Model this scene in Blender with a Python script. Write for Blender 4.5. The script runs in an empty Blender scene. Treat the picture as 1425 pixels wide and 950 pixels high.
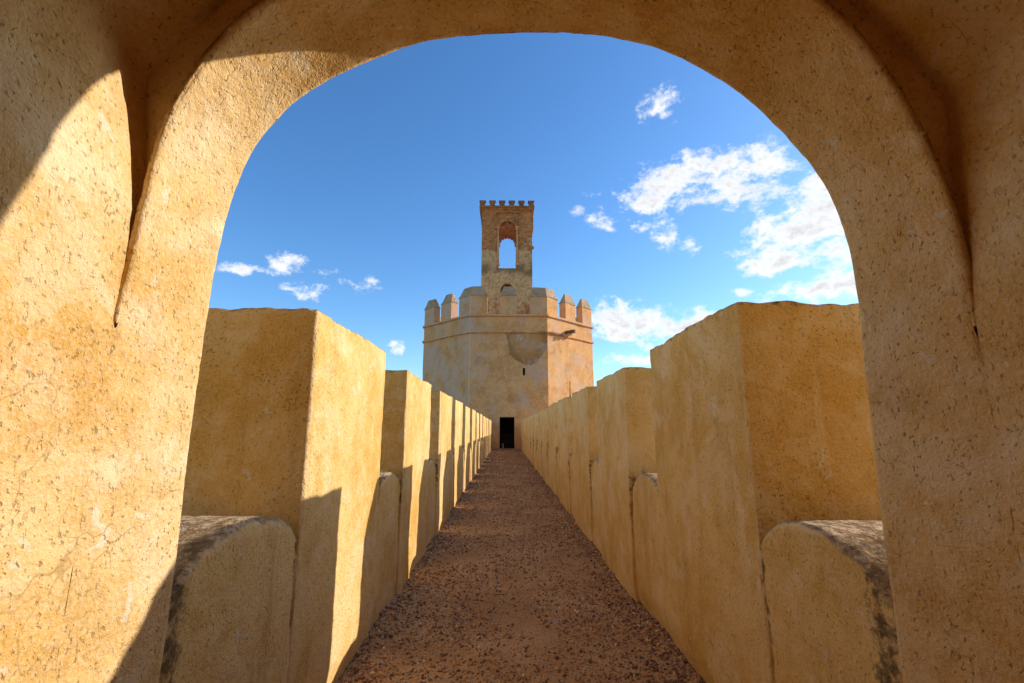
import bpy, bmesh, math, random
import numpy as np
from mathutils import Vector
R = math.radians
random.seed(5)
rng = np.random.default_rng(5)
scene = bpy.context.scene
col = scene.collection

# ------------------------------------------------------------------ camera
F, PITCH, YAW = 640.0, 10.72, 0.836
cd = bpy.data.cameras.new('camera')
cd.sensor_width = 36.0
cd.lens = F / 1425 * 36.0
cd.clip_start = 0.05
cd.clip_end = 6000
cam = bpy.data.objects.new('camera', cd)
cam.location = (0, 0, 1.5)
cam.rotation_euler = (R(90 + PITCH), 0, R(-YAW))
col.objects.link(cam)
scene.camera = cam

# ------------------------------------------------------------------ light
SUN_AZ = 18.6      # degrees from +X towards +Y
SUN_EL = 23.1
SKY_STRENGTH = 0.135
EXPOSURE = 1.08
world = bpy.data.worlds.new('World')
scene.world = world
world.use_nodes = True
sd = bpy.data.lights.new('sun', 'SUN')
sd.energy = 2.4
sd.angle = R(0.5)
sd.color = (1.0, 0.93, 0.90)
sun = bpy.data.objects.new('sun', sd)
sv = Vector((math.cos(R(SUN_AZ)) * math.cos(R(SUN_EL)), math.sin(R(SUN_AZ)) * math.cos(R(SUN_EL)), math.sin(R(SUN_EL))))
sun.rotation_euler = sv.to_track_quat('Z', 'Y').to_euler()
sun.location = (12, 4, 18)
col.objects.link(sun)
scene.view_settings.view_transform = 'Standard'
scene.view_settings.look = 'None'
scene.view_settings.exposure = EXPOSURE
scene.view_settings.gamma = 1.0
scene.cycles.max_bounces = 10
scene.cycles.diffuse_bounces = 7
scene.cycles.use_denoising = True
scene.cycles.sample_clamp_indirect = 8


class NT:
    """small node-building helper"""
    def __init__(self, tree):
        self.t = tree
        tree.nodes.clear()

    def n(self, kind, **kw):
        nd = self.t.nodes.new(kind)
        for k, v in kw.items():
            setattr(nd, k, v)
        return nd

    def lk(self, a, b):
        self.t.links.new(a, b)

    def put(self, sock, v):
        if hasattr(v, 'is_linked') or isinstance(v, bpy.types.NodeSocket):
            self.lk(v, sock)
        else:
            sock.default_value = v

    def m(self, op, a, b=0.0, c=None, clamp=False):
        nd = self.n('ShaderNodeMath', operation=op, use_clamp=clamp)
        self.put(nd.inputs[0], a)
        self.put(nd.inputs[1], b)
        if c is not None:
            self.put(nd.inputs[2], c)
        return nd.outputs[0]

    def v(self, op, a, b=(0, 0, 0)):
        nd = self.n('ShaderNodeVectorMath', operation=op)
        self.put(nd.inputs[0], a)
        self.put(nd.inputs[1], b)
        return nd.outputs['Value'] if op in ('DOT_PRODUCT', 'LENGTH', 'DISTANCE') else nd.outputs[0]

    def ramp(self, x, a, b, lo=0.0, hi=1.0, smooth=True):
        nd = self.n('ShaderNodeMapRange', interpolation_type='SMOOTHSTEP' if smooth else 'LINEAR')
        self.put(nd.inputs['Value'], x)
        nd.inputs['From Min'].default_value = a
        nd.inputs['From Max'].default_value = b
        nd.inputs['To Min'].default_value = lo
        nd.inputs['To Max'].default_value = hi
        return nd.outputs[0]

    def mix(self, f, a, b, mode='MIX'):
        nd = self.n('ShaderNodeMix', data_type='RGBA', blend_type=mode)
        self.put(nd.inputs[0], f)
        self.put(nd.inputs[6], a if not isinstance(a, tuple) else (*a, 1)[:4])
        self.put(nd.inputs[7], b if not isinstance(b, tuple) else (*b, 1)[:4])
        return nd.outputs[2]

    def noise(self, vec, scale, detail=3, rough=0.55, dist=0.0, color=False):
        nd = self.n('ShaderNodeTexNoise')
        self.put(nd.inputs['Vector'], vec)
        nd.inputs['Scale'].default_value = scale
        nd.inputs['Detail'].default_value = detail
        nd.inputs['Roughness'].default_value = rough
        nd.inputs['Distortion'].default_value = dist
        return nd.outputs['Color' if color else 'Fac']


def ray(x, y):
    """direction in the world of a point of the picture"""
    p, w = R(PITCH), R(YAW)
    fw = np.array([math.sin(w) * math.cos(p), math.cos(w) * math.cos(p), math.sin(p)])
    rt = np.array([math.cos(w), -math.sin(w), 0])
    up = np.cross(rt, fw)
    d = fw * F + rt * (x - 712.5) - up * (y - 475)
    return d / np.linalg.norm(d)


# ------------------------------------------------------------------ sky with clouds
def build_world():
    T = NT(world.node_tree)
    sky = T.n('ShaderNodeTexSky', sky_type='NISHITA')
    sky.sun_disc = False
    sky.sun_elevation = R(SUN_EL)
    sky.sun_rotation = R(90 - SUN_AZ)
    sky.altitude = 200
    sky.air_density = 1.0
    sky.dust_density = 0.6
    sky.ozone_density = 2.2
    tc = T.n('ShaderNodeTexCoord')
    d = T.v('NORMALIZE', tc.outputs['Generated'])
    warp = T.noise(d, 9.0, 5, 0.6, 0, True)
    wv = T.v('MULTIPLY', T.v('SUBTRACT', warp, (0.5, 0.5, 0.5)), (0.05, 0.05, 0.05))
    dw = T.v('ADD', d, wv)
    # clouds: (azimuth from +Y to the right, elevation, half width, half height, tilt, weight) in degrees
    cl = []

    def px(x, y, hw, hh, tilt, w):
        v = ray(x, y)
        az, el = math.degrees(math.atan2(v[0], v[1])), math.degrees(math.asin(v[2]))
        s = 57.3 / F * (math.sqrt(1 + ((x - 712.5) ** 2 + (y - 475) ** 2) / F ** 2)) ** -1
        cl.append((az, el, hw * s, hh * s, tilt, w))
    for a in [(925, 258, 55, 32, -8, 1.05), (985, 240, 50, 34, 5, 1.0), (1050, 248, 52, 38, 0, 1.1), (1000, 260, 84, 26, -5, .98),
              (1155, 268, 48, 34, 20, .98), (1135, 315, 80, 34, 10, .90), (1095, 352, 60, 20, 0, .85), (1175, 345, 40, 34, 0, .85),
              (1165, 402, 80, 20, 8, .95), (1120, 412, 45, 11, 0, .7), (1270, 330, 70, 60, 0, .95), (1300, 430, 90, 30, 0, .9),
              (892, 452, 78, 22, 0, 1.1), (850, 440, 45, 20, 0, 1.0), (945, 455, 60, 18, 0, 1.0), (905, 474, 50, 10, 0, .7),
              (925, 152, 36, 22, 10, .52), (935, 175, 16, 20, 0, .5),
              (885, 310, 20, 12, -15, .64), (850, 303, 26, 16, -20, .48), (930, 320, 18, 24, -30, .5), (960, 338, 16, 16, -20, .55),
              (835, 265, 24, 9, -10, .52), (805, 293, 14, 7, -20, .5), (1038, 350, 22, 12, 0, .64), (1030, 405, 20, 8, 0, .62),
              (400, 362, 34, 15, 0, .52), (355, 374, 40, 12, 5, .55), (440, 378, 26, 8, -25, .6), (335, 376, 16, 8, 0, .7),
              (440, 407, 34, 11, -5, .54), (410, 399, 20, 8, 0, .66), (508, 398, 24, 11, -10, .52), (475, 393, 26, 7, -10, .58),
              (548, 487, 13, 9, 0, .8), (880, 500, 36, 9, 0, .7), (860, 498, 12, 6, 0, .7)]:
        px(*a)
    # azimuth and elevation of the sky direction, stirred a little so that no outline stays smooth
    sp = T.n('ShaderNodeSeparateXYZ')
    T.lk(dw, sp.inputs[0])
    ae = T.n('ShaderNodeCombineXYZ')
    T.lk(T.m('ARCTAN2', sp.outputs[0], sp.outputs[1]), ae.inputs[0])
    T.lk(T.m('ARCSINE', sp.outputs[2]), ae.inputs[1])
    tot = None
    for az, el, hw, hh, tilt, w in cl:
        k = math.sqrt(.42)
        sx, sy = k / R(hw) * math.cos(R(el)), k / R(hh)
        nd = T.n('ShaderNodeVectorMath', operation='MULTIPLY_ADD')
        T.lk(ae.outputs[0], nd.inputs[0])
        nd.inputs[1].default_value = (sx, sy, 0)
        nd.inputs[2].default_value = (-R(az) * sx, -R(el) * sy, 0)
        q = T.v('DOT_PRODUCT', nd.outputs[0], nd.outputs[0])
        f = T.m('MULTIPLY_ADD', q, -w, w)
        tot = f if tot is None else T.m('MAXIMUM', tot, f)
    # clouds go on round the unseen sky, thickened to brighten the shaded walls
    gn = T.noise(T.v('MULTIPLY', d, (1, 1, 1.8)), 3.4, 2, .5)
    side = T.ramp(T.m('ABSOLUTE', T.m('SUBTRACT', T.m('ARCTAN2', sp.outputs[0], sp.outputs[1]), .06)), .80, 1.0)
    tot = T.m('MAXIMUM', tot, T.m('MULTIPLY', T.m('MULTIPLY', T.ramp(gn, .46, .62, 0, 1), side), T.ramp(sp.outputs[2], .85, .5)))
    nb = T.noise(T.v('MULTIPLY', dw, (1, 1, 1.7)), 15.0, 7, 0.62)
    nf = T.noise(T.v('MULTIPLY', d, (1, 1, 1.4)), 70.0, 5, 0.65)
    dens = T.m('ADD', T.m('MULTIPLY', tot, 1.0), T.m('ADD', T.m('MULTIPLY', T.m('SUBTRACT', nb, .5), 3.0), T.m('MULTIPLY', T.m('SUBTRACT', nf, .5), .8)))
    alpha = T.m('MULTIPLY', T.ramp(dens, 0.34, 1.06, 0, 1), T.ramp(tot, 0.02, 0.3))
    # thin veils
    # cloud grey in the thick, lower parts
    nsh = T.noise(T.v('ADD', T.v('MULTIPLY', dw, (1, 1, 1.7)), (0, 0, .02)), 15.0, 5, 0.6)
    grey = T.ramp(T.m('ADD', dens, T.m('MULTIPLY', nsh, -.9)), 0.25, 1.15, 1.0, 0.66)
    cc = T.n('ShaderNodeCombineColor')
    T.lk(T.m('MULTIPLY', grey, 3.75), cc.inputs[0])
    T.lk(T.m('MULTIPLY', grey, 3.8), cc.inputs[1])
    T.lk(T.m('MULTIPLY', grey, 3.95), cc.inputs[2])
    hs = T.n('ShaderNodeHueSaturation')
    hs.inputs['Saturation'].default_value = 1.2
    hs.inputs['Value'].default_value = 1.0
    T.lk(sky.outputs[0], hs.inputs['Color'])
    sk = T.mix(1.0, hs.outputs[0], (.63, .745, .845), 'MULTIPLY')
    mx = T.mix(alpha, sk, cc.outputs[0])
    bg = T.n('ShaderNodeBackground')
    T.lk(mx, bg.inputs[0])
    bg.inputs[1].default_value = SKY_STRENGTH
    world.cycles.sampling_method = 'MANUAL'
    world.cycles.sample_map_resolution = 512
    out = T.n('ShaderNodeOutputWorld')
    T.lk(bg.outputs[0], out.inputs[0])


build_world()


# ------------------------------------------------------------------ materials
def new_mat(name):
    m = bpy.data.materials.new(name)
    m.use_nodes = True
    T = NT(m.node_tree)
    b = T.n('ShaderNodeBsdfPrincipled')
    o = T.n('ShaderNodeOutputMaterial')
    T.lk(b.outputs[0], o.inputs[0])
    b.inputs['Roughness'].default_value = 0.95
    b.inputs['Specular IOR Level'].default_value = 0.12
    return m, T, b


def plaster(name, lo=(.67, .36, .055), hi=(.79, .50, .155), cream=(.85, .64, .34), pits=1.0, bump=1.0, streak=.5, lichen=1.0, extra=None):
    m, T, b = new_mat(name)
    geo = T.n('ShaderNodeNewGeometry')
    P = geo.outputs['Position']
    big = T.noise(P, 0.9, 4, .6, .4)
    mid = T.noise(P, 5.5, 5, .65, .3)
    c = T.mix(T.ramp(big, .36, .62), lo, hi)
    big2 = T.noise(T.v('ADD', P, (11, 4, 7)), 1.9, 5, .68, .6)
    c = T.mix(T.ramp(big2, .50, .66, 0, .6), c, cream)
    c = T.mix(T.ramp(big2, .42, .33, 0, .5), c, tuple(v * f for v, f in zip(lo, (.86, .80, .72))))
    c = T.mix(T.ramp(mid, .46, .66, 0, .55), c, tuple(0.5 * (h + k) for h, k in zip(hi, cream)))
    c = T.mix(T.ramp(mid, .48, .30, 0, .55), c, tuple(v * .82 for v in lo))
    # rain streaks run down the walls
    sv_ = T.v('MULTIPLY', P, (1, 1, .09))
    st = T.noise(sv_, 7.0, 4, .6, .2)
    c = T.mix(T.ramp(st, .54, .72, 0, streak), c, tuple(v * f for v, f in zip(lo, (.72, .68, .66))))
    st2 = T.noise(T.v('ADD', sv_, (4, 2, 0)), 11.0, 3, .6)
    c = T.mix(T.ramp(st2, .58, .75, 0, streak * .8), c, cream)
    # lime flecks
    fl = T.noise(P, 13.0, 3, .5, .9)
    c = T.mix(T.ramp(fl, .665, .71, 0, .6), c, (.74, .64, .47))
    # grain and pits
    gr = T.noise(P, 95.0, 3, .7)
    c = T.mix(T.ramp(gr, .35, .7, .0, .35), c, cream)
    warp = T.v('MULTIPLY', P, (1, 1, .75))
    p1 = T.noise(warp, 85.0, 2, .55)
    p2 = T.noise(T.v('ADD', P, (7, 3, 1)), 48.0, 3, .64, .5)
    pm = T.noise(P, 2.6, 3, .6)
    pit = T.m('MULTIPLY', T.ramp(p1, .37, .30), T.ramp(pm, .35, .62, .35, 1))
    pit2 = T.m('MULTIPLY', T.ramp(p2, .32, .27), T.ramp(pm, .42, .6, .2, 1))
    pt = T.m('MULTIPLY', T.m('MAXIMUM', pit, pit2), pits, clamp=True)
    c = T.mix(T.m('MULTIPLY', pt, .66), c, tuple(v * .30 for v in lo))
    # trowel marks and hairline cracks
    vo = T.n('ShaderNodeTexVoronoi', feature='DISTANCE_TO_EDGE')
    T.put(vo.inputs['Vector'], T.v('ADD', P, T.v('MULTIPLY', T.noise(P, 3.0, 3, .6, 0, True), (.5, .5, .5))))
    vo.inputs['Scale'].default_value = 1.3
    crk = T.m('MULTIPLY', T.ramp(vo.outputs['Distance'], .0045, .0, 0, 1), T.ramp(T.noise(P, 1.7, 2), .5, .64))
    c = T.mix(T.m('MULTIPLY', crk, .5), c, tuple(v * .4 for v in lo))
    # arrises rubbed pale
    aw = T.n('ShaderNodeAttribute', attribute_name='wear')
    c = T.mix(T.m('MULTIPLY', T.ramp(T.m('ADD', aw.outputs['Fac'], T.m('SUBTRACT', mid, .5)), .35, .9), .6), c, cream)
    # dark marks painted per vertex: grime, run-off, lichen and the gap feet
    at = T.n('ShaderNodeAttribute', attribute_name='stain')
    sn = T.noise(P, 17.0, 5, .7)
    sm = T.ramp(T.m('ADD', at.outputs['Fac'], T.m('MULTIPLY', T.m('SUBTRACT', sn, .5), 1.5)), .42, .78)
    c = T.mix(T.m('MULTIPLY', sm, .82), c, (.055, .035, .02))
    if lichen > 0:
        sep = T.n('ShaderNodeSeparateXYZ')
        T.lk(geo.outputs['Normal'], sep.inputs[0])
        ln = T.noise(P, 26.0, 6, .78)
        ln2 = T.noise(P, 6.0, 3, .6)
        top = T.ramp(T.m('ADD', sep.outputs[2], T.m('MULTIPLY', T.m('SUBTRACT', ln2, .5), 1.3)), .18, .75)
        lc = T.mix(T.ramp(ln, .42, .62), (.15, .085, .04), (.68, .50, .30))
        c = T.mix(T.m('MULTIPLY', T.m('MULTIPLY', top, lichen * .85), T.m('SUBTRACT', 1.0, T.m('MULTIPLY', sm, .75))), c, lc)
    if extra:
        c = extra(T, P, c)
    T.lk(c, b.inputs['Base Color'])
    h = T.m('ADD', T.m('MULTIPLY', T.noise(P, 7.0, 5, .62), .034), T.m('MULTIPLY', T.ramp(p1, .42, .29), -.0055))
    h = T.m('ADD', h, T.m('MULTIPLY', T.noise(P, 55.0, 4, .72), .0085))
    h = T.m('ADD', h, T.m('MULTIPLY', gr, .0045))
    bp = T.n('ShaderNodeBump')
    bp.inputs['Strength'].default_value = .75 * bump
    bp.inputs['Distance'].default_value = 1.0
    T.lk(h, bp.inputs['Height'])
    T.lk(bp.outputs[0], b.inputs['Normal'])
    return m


def tower_extra(T, P, c):
    # damp patch and lime runs below the string course on the front face
    s0 = T.n('ShaderNodeSeparateXYZ')
    T.put(s0.inputs[0], P)
    s = T.n('ShaderNodeSeparateXYZ')
    T.put(s.inputs[0], T.v('ADD', P, T.v('MULTIPLY', T.v('SUBTRACT', T.noise(P, 1.2, 4, .6, 0, True), (.5, .5, .5)), (.9, .9, .9))))
    x = T.m('DIVIDE', T.m('SUBTRACT', s.outputs[0], 1.62), 1.55)
    z = T.m('DIVIDE', T.m('SUBTRACT', s.outputs[2], 8.45), 2.35)
    q = T.m('ADD', T.m('POWER', T.m('ABSOLUTE', x), 2.3), T.m('POWER', T.m('ABSOLUTE', z), 1.7))
    msk = T.m('MULTIPLY', T.ramp(q, 1.04, .93), T.m('LESS_THAN', s.outputs[2], 8.66))
    inner = T.ramp(q, .1, 1.0, .35, .85)
    c = T.mix(T.m('MULTIPLY', msk, inner), c, (.30, .135, .035))
    wn = T.noise(T.v('MULTIPLY', P, (1, 1, .5)), 4.5, 5, .65)
    wm = T.m('MULTIPLY', T.ramp(wn, .54, .66), T.m('MULTIPLY', T.ramp(T.m('ABSOLUTE', T.m('SUBTRACT', s.outputs[0], 1.35)), .75, .2), T.ramp(s.outputs[2], 6.9, 8.2)))
    c = T.mix(T.m('MULTIPLY', T.m('MULTIPLY', wm, msk), .8), c, (.6, .52, .42))
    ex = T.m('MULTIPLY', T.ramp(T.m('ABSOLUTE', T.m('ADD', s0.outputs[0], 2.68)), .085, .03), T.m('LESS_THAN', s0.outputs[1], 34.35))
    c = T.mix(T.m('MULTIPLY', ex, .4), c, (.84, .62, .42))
    # broad blotches of old limewash; extra on left face paints in its skylight
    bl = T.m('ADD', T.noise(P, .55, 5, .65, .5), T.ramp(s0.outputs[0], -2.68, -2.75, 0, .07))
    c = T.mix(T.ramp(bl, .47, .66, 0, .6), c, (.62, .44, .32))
    bl2 = T.noise(T.v('ADD', P, (3, 9, 2)), .8, 5, .65, .4)
    c = T.mix(T.ramp(bl2, .52, .70, 0, .5), c, (.46, .22, .07))
    return c


M_wall = plaster('ochre_plaster')
M_gate = plaster('coarse_ochre_plaster', lo=(.63, .33, .055), hi=(.75, .48, .175), cream=(.85, .68, .43), pits=1.0, bump=.85, streak=.16, lichen=0)
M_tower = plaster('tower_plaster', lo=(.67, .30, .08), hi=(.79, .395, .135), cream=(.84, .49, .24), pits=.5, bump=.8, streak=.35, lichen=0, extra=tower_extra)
M_cap = plaster('weathered_cap', lo=(.40, .235, .105), hi=(.54, .345, .175), cream=(.60, .43, .26), pits=.9, bump=1.3, lichen=.25)


def make_brick_mat():
    m, T, b = new_mat('brick_and_worn_plaster')
    geo = T.n('ShaderNodeNewGeometry')
    P = geo.outputs['Position']
    s = T.n('ShaderNodeSeparateXYZ')
    T.lk(P, s.inputs[0])
    cb = T.n('ShaderNodeCombineXYZ')
    T.lk(T.m('ADD', s.outputs[0], s.outputs[1]), cb.inputs[0])
    T.lk(s.outputs[2], cb.inputs[1])
    br = T.n('ShaderNodeTexBrick')
    T.lk(cb.outputs[0], br.inputs['Vector'])
    br.inputs['Color1'].default_value = (.70, .235, .065, 1)
    br.inputs['Color2'].default_value = (.84, .36, .11, 1)
    br.inputs['Mortar'].default_value = (.50, .27, .12, 1)
    br.inputs['Scale'].default_value = 1
    br.inputs['Mortar Size'].default_value = .009
    br.inputs['Brick Width'].default_value = .34
    br.inputs['Row Height'].default_value = .115
    n1 = T.noise(P, 2.2, 6, .7, .6)
    bc = T.mix(T.ramp(n1, .42, .68, 0, .6), br.outputs[0], (.24, .10, .045))
    pl = T.mix(T.ramp(T.noise(P, 3.2, 5, .7), .35, .65), (.62, .35, .14), (.90, .57, .26))
    # plaster keeps to the lower part, with patches higher up on the right
    n2 = T.noise(P, 1.1, 6, .68, .5)
    zed = T.ramp(s.outputs[2], 20.4, 15.8, -.48, .24, False)
    xr = T.m('MULTIPLY', T.ramp(s.outputs[0], .9, 1.6), T.ramp(s.outputs[2], 17.5, 21.0, .05, .36))
    pm = T.ramp(T.m('ADD', n2, T.m('ADD', zed, xr)), .49, .54)
    low = T.ramp(s.outputs[2], 13.2, 12.0, 0, .20)
    pm = T.m('SUBTRACT', pm, T.m('MULTIPLY', T.ramp(T.noise(P, 1.9, 5, .6), .5, .56), T.m('MULTIPLY', low, 5)), clamp=True)
    c = T.mix(pm, bc, pl)
    # moss under the sill and grime
    mo = T.m('MULTIPLY', T.ramp(s.outputs[2], 14.7, 15.3), T.ramp(s.outputs[2], 16.8, 15.4))
    mn = T.ramp(T.m('ADD', T.noise(P, 1.6, 5, .7), T.m('MULTIPLY', mo, .16)), .54, .72)
    c = T.mix(T.m('MULTIPLY', mn, .72), c, (.15, .105, .045))
    gr = T.noise(T.v('ADD', P, (5, 1, 2)), 7.0, 5, .75)
    c = T.mix(T.ramp(gr, .55, .68, 0, .6), c, (.20, .085, .035))
    g2 = T.noise(T.v('ADD', P, (1, 6, 3)), 2.6, 5, .7)
    c = T.mix(T.ramp(g2, .55, .66, 0, .55), c, (.19, .10, .05))
    c = T.mix(T.m('MULTIPLY', T.ramp(s.outputs[2], 21.15, 21.55), .55), c, (.15, .085, .05))
    T.lk(c, b.inputs['Base Color'])
    h = T.m('ADD', T.m('MULTIPLY', gr, .05), T.m('MULTIPLY', pm, .035))
    h = T.m('ADD', h, T.m('MULTIPLY', br.outputs['Fac'], -.02))
    bp = T.n('ShaderNodeBump')
    bp.inputs['Strength'].default_value = .9
    bp.inputs['Distance'].default_value = 1.0
    T.lk(h, bp.inputs['Height'])
    T.lk(bp.outputs[0], b.inputs['Normal'])
    return m


def simple_mat(name, c1, c2, scale, rough=.9, bump=.01, metal=0):
    m, T, b = new_mat(name)
    geo = T.n('ShaderNodeNewGeometry')
    P = geo.outputs['Position']
    n = T.noise(P, scale, 5, .65)
    T.lk(T.mix(T.ramp(n, .35, .65), c1, c2), b.inputs['Base Color'])
    b.inputs['Roughness'].default_value = rough
    b.inputs['Metallic'].default_value = metal
    bp = T.n('ShaderNodeBump')
    bp.inputs['Distance'].default_value = 1
    bp.inputs['Strength'].default_value = .7
    T.lk(T.m('MULTIPLY', n, bump), bp.inputs['Height'])
    T.lk(bp.outputs[0], b.inputs['Normal'])
    return m


def make_path_mat():
    m, T, b = new_mat('packed_gravel_earth')
    geo = T.n('ShaderNodeNewGeometry')
    P = geo.outputs['Position']
    n1 = T.noise(P, 1.3, 5, .65, .3)
    c = T.mix(T.ramp(n1, .35, .65), (.56, .295, .105), (.74, .43, .18))
    vo = T.n('ShaderNodeTexVoronoi', feature='F1')
    T.put(vo.inputs['Vector'], P)
    vo.inputs['Scale'].default_value = 85
    sp = T.n('ShaderNodeSeparateColor')
    T.lk(vo.outputs['Color'], sp.inputs[0])
    gm = T.noise(P, 3.0, 4, .6)
    stone = T.m('MULTIPLY', T.ramp(vo.outputs['Distance'], .52, .40), T.m('GREATER_THAN', T.m('ADD', sp.outputs[0], T.m('MULTIPLY', gm, .6)), .82))
    sc = T.mix(sp.outputs[1], (.20, .11, .05), (.66, .43, .22))
    c = T.mix(T.m('MULTIPLY', stone, .8), c, sc)
    g = T.noise(P, 160, 3, .7)
    c = T.mix(T.ramp(g, .4, .7, 0, .3), c, (.32, .21, .13))
    T.lk(c, b.inputs['Base Color'])
    h = T.m('ADD', T.m('MULTIPLY', stone, .006), T.m('MULTIPLY', g, .004))
    h = T.m('ADD', h, T.m('MULTIPLY', T.noise(P, 22, 4, .65), .028))
    bp = T.n('ShaderNodeBump')
    bp.inputs['Distance'].default_value = 1
    bp.inputs['Strength'].default_value = .9
    T.lk(h, bp.inputs['Height'])
    T.lk(bp.outputs[0], b.inputs['Normal'])
    return m


def make_pebble_mat():
    m, T, b = new_mat('pebble_stone')
    at = T.n('ShaderNodeAttribute', attribute_name='tint')
    geo = T.n('ShaderNodeNewGeometry')
    n = T.noise(geo.outputs['Position'], 150, 3, .6)
    T.lk(T.mix(T.ramp(n, .35, .7, 0, .4), at.outputs['Color'], (.30, .21, .14)), b.inputs['Base Color'])
    b.inputs['Roughness'].default_value = .8
    return m


M_brick = make_brick_mat()
M_path = make_path_mat()
M_peb = make_pebble_mat()
M_iron = simple_mat('dark_iron', (.02, .018, .016), (.05, .035, .025), 30, .6, .002, .6)
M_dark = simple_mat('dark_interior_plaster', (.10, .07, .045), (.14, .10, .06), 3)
M_earth = simple_mat('dry_earth', (.24, .18, .10), (.34, .26, .15), .15, .95, .05)
M_pale = simple_mat('pale_stone', (.34, .27, .21), (.50, .42, .34), 40, .8, .004)


# ------------------------------------------------------------------ geometry helpers
_perm = rng.random((64, 64, 64))


def vnoise(p, scale, seed=0.0):
    q = np.asarray(p, float) * scale + 17.3 * seed + 1000
    i = np.floor(q).astype(int)
    f = q - i
    f = f * f * (3 - 2 * f)
    i = i % 64
    j = (i + 1) % 64
    r = 0
    for a in (0, 1):
        for b_ in (0, 1):
            for c in (0, 1):
                ix = (j if a else i)[..., 0]
                iy = (j if b_ else i)[..., 1]
                iz = (j if c else i)[..., 2]
                w = (f[..., 0] if a else 1 - f[..., 0]) * (f[..., 1] if b_ else 1 - f[..., 1]) * (f[..., 2] if c else 1 - f[..., 2])
                r = r + w * _perm[ix, iy, iz]
    return r - .5


def fbm(p, scale, octs=4, seed=0.0, gain=.5):
    r, a = 0, 1.0
    for k in range(octs):
        r = r + a * vnoise(p, scale * 2 ** k, seed + k)
        a *= gain
    return r


def tag(o, label=None, cat=None, group=None, kind=None):
    if label: o['label'] = label
    if cat: o['category'] = cat
    if group: o['group'] = group
    if kind: o['kind'] = kind
    return o


def empty(name, loc=(0, 0, 0)):
    o = bpy.data.objects.new(name, None)
    o.location = loc
    o.empty_display_size = .3
    col.objects.link(o)
    return o


def link(name, me, mat, parent=None, smooth=True):
    if mat is not None and len(me.materials) == 0:
        me.materials.append(mat)
    if smooth:
        me.polygons.foreach_set('use_smooth', [True] * len(me.polygons))
    o = bpy.data.objects.new(name, me)
    col.objects.link(o)
    if parent is not None:
        o.parent = parent
        o.location = -Vector(parent.location)
    return o


def mesh_np(name, V, Fc):
    me = bpy.data.meshes.new(name)
    V = np.asarray(V, np.float32)
    Fc = np.asarray(Fc, np.int32)
    me.vertices.add(len(V))
    me.vertices.foreach_set('co', V.ravel())
    k = Fc.shape[1]
    me.loops.add(Fc.size)
    me.loops.foreach_set('vertex_index', Fc.ravel())
    me.polygons.add(len(Fc))
    me.polygons.foreach_set('loop_start', np.arange(0, Fc.size, k, dtype=np.int32))
    me.polygons.foreach_set('loop_total', np.full(len(Fc), k, np.int32))
    me.update(calc_edges=True)
    me.validate()
    return me


def set_float(me, name, vals):
    a = me.attributes.new(name, 'FLOAT', 'POINT')
    a.data.foreach_set('value', np.asarray(vals, np.float32))


def axis_pts(a, b, step, edge):
    """coordinates from a to b, with finer rows near both ends for rounded arrises"""
    L = b - a
    e = [0, edge * .35, edge * .75, edge * 1.3, edge * 2.2]
    n = max(1, int(round((L - 4.4 * edge) / step)))
    mid = np.linspace(edge * 2.2, L - edge * 2.2, n + 1)[1:-1]
    return a + np.array(e + list(mid) + [L - x for x in e[::-1]])


def noisy_box(name, lo, hi, step=.05, r=.02, amp=.006, seed=0.0, top=None, stain=None, warp=None, edge_wear=1.0):
    """plastered block: rounded arrises, uneven faces; top(x, y) may give the upper surface its own height"""
    ax = [axis_pts(lo[i], hi[i], step, max(r, .008)) for i in range(3)]
    n = [len(a) for a in ax]
    idx = {}
    V, Fs = [], []
    for d in range(3):
        u, v = [(1, 2), (2, 0), (0, 1)][d]
        for side in (0, 1):
            A, B = np.meshgrid(np.arange(n[u]), np.arange(n[v]), indexing='ij')
            ids = np.zeros(A.shape, int)
            for i in range(n[u]):
                for j in range(n[v]):
                    key = [0, 0, 0]
                    key[d] = (n[d] - 1) if side else 0
                    key[u], key[v] = i, j
                    key = tuple(key)
                    if key not in idx:
                        idx[key] = len(V)
                        V.append((ax[0][key[0]], ax[1][key[1]], ax[2][key[2]]))
                    ids[i, j] = idx[key]
            q = np.stack([ids[:-1, :-1], ids[1:, :-1], ids[1:, 1:], ids[:-1, 1:]], -1).reshape(-1, 4)
            if not side:
                q = q[:, ::-1]
            Fs.append(q)
    V = np.array(V)
    lo, hi = np.array(lo, float), np.array(hi, float)
    c = (lo + hi) / 2
    # round the arrises with a radius that wanders along the edge
    rr = r * (1 + edge_wear * 1.3 * np.clip(fbm(V, 3.0, 3, seed), -.5, .8))[:, None]
    q = np.clip(V, lo + rr, hi - rr)
    dlt = V - q
    ln = np.linalg.norm(dlt, axis=1, keepdims=True)
    nrm = np.where(ln > 1e-9, dlt / np.maximum(ln, 1e-9), 0)
    W = q + nrm * np.minimum(ln, rr)
    fb = fbm(V, 2.2, 3, seed + 3)[:, None] * amp * 2.4 + fbm(V, 16., 3, seed + 7)[:, None] * amp * .8
    W = W + nrm * fb
    if top is not None:
        h0 = hi[2] - lo[2]
        tz = top(W[:, 0], W[:, 1])
        t = np.clip((W[:, 2] - lo[2]) / h0, 0, 1.02)
        # only the upper part follows the shaped top
        W[:, 2] = np.where(V[:, 2] > hi[2] - .6, hi[2] - .6 + (W[:, 2] - (hi[2] - .6)) * (tz - (hi[2] - .6)) / .6, W[:, 2])
    if warp is not None:
        W = warp(W)
    me = mesh_np(name, W, np.concatenate(Fs))
    dd = np.sort(np.minimum(V - lo, hi - V), axis=1)
    set_float(me, 'wear', np.clip(1 - dd[:, 1] / (r * 1.6), 0, 1))
    if stain is not None:
        set_float(me, 'stain', stain(W))
    return me


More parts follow.
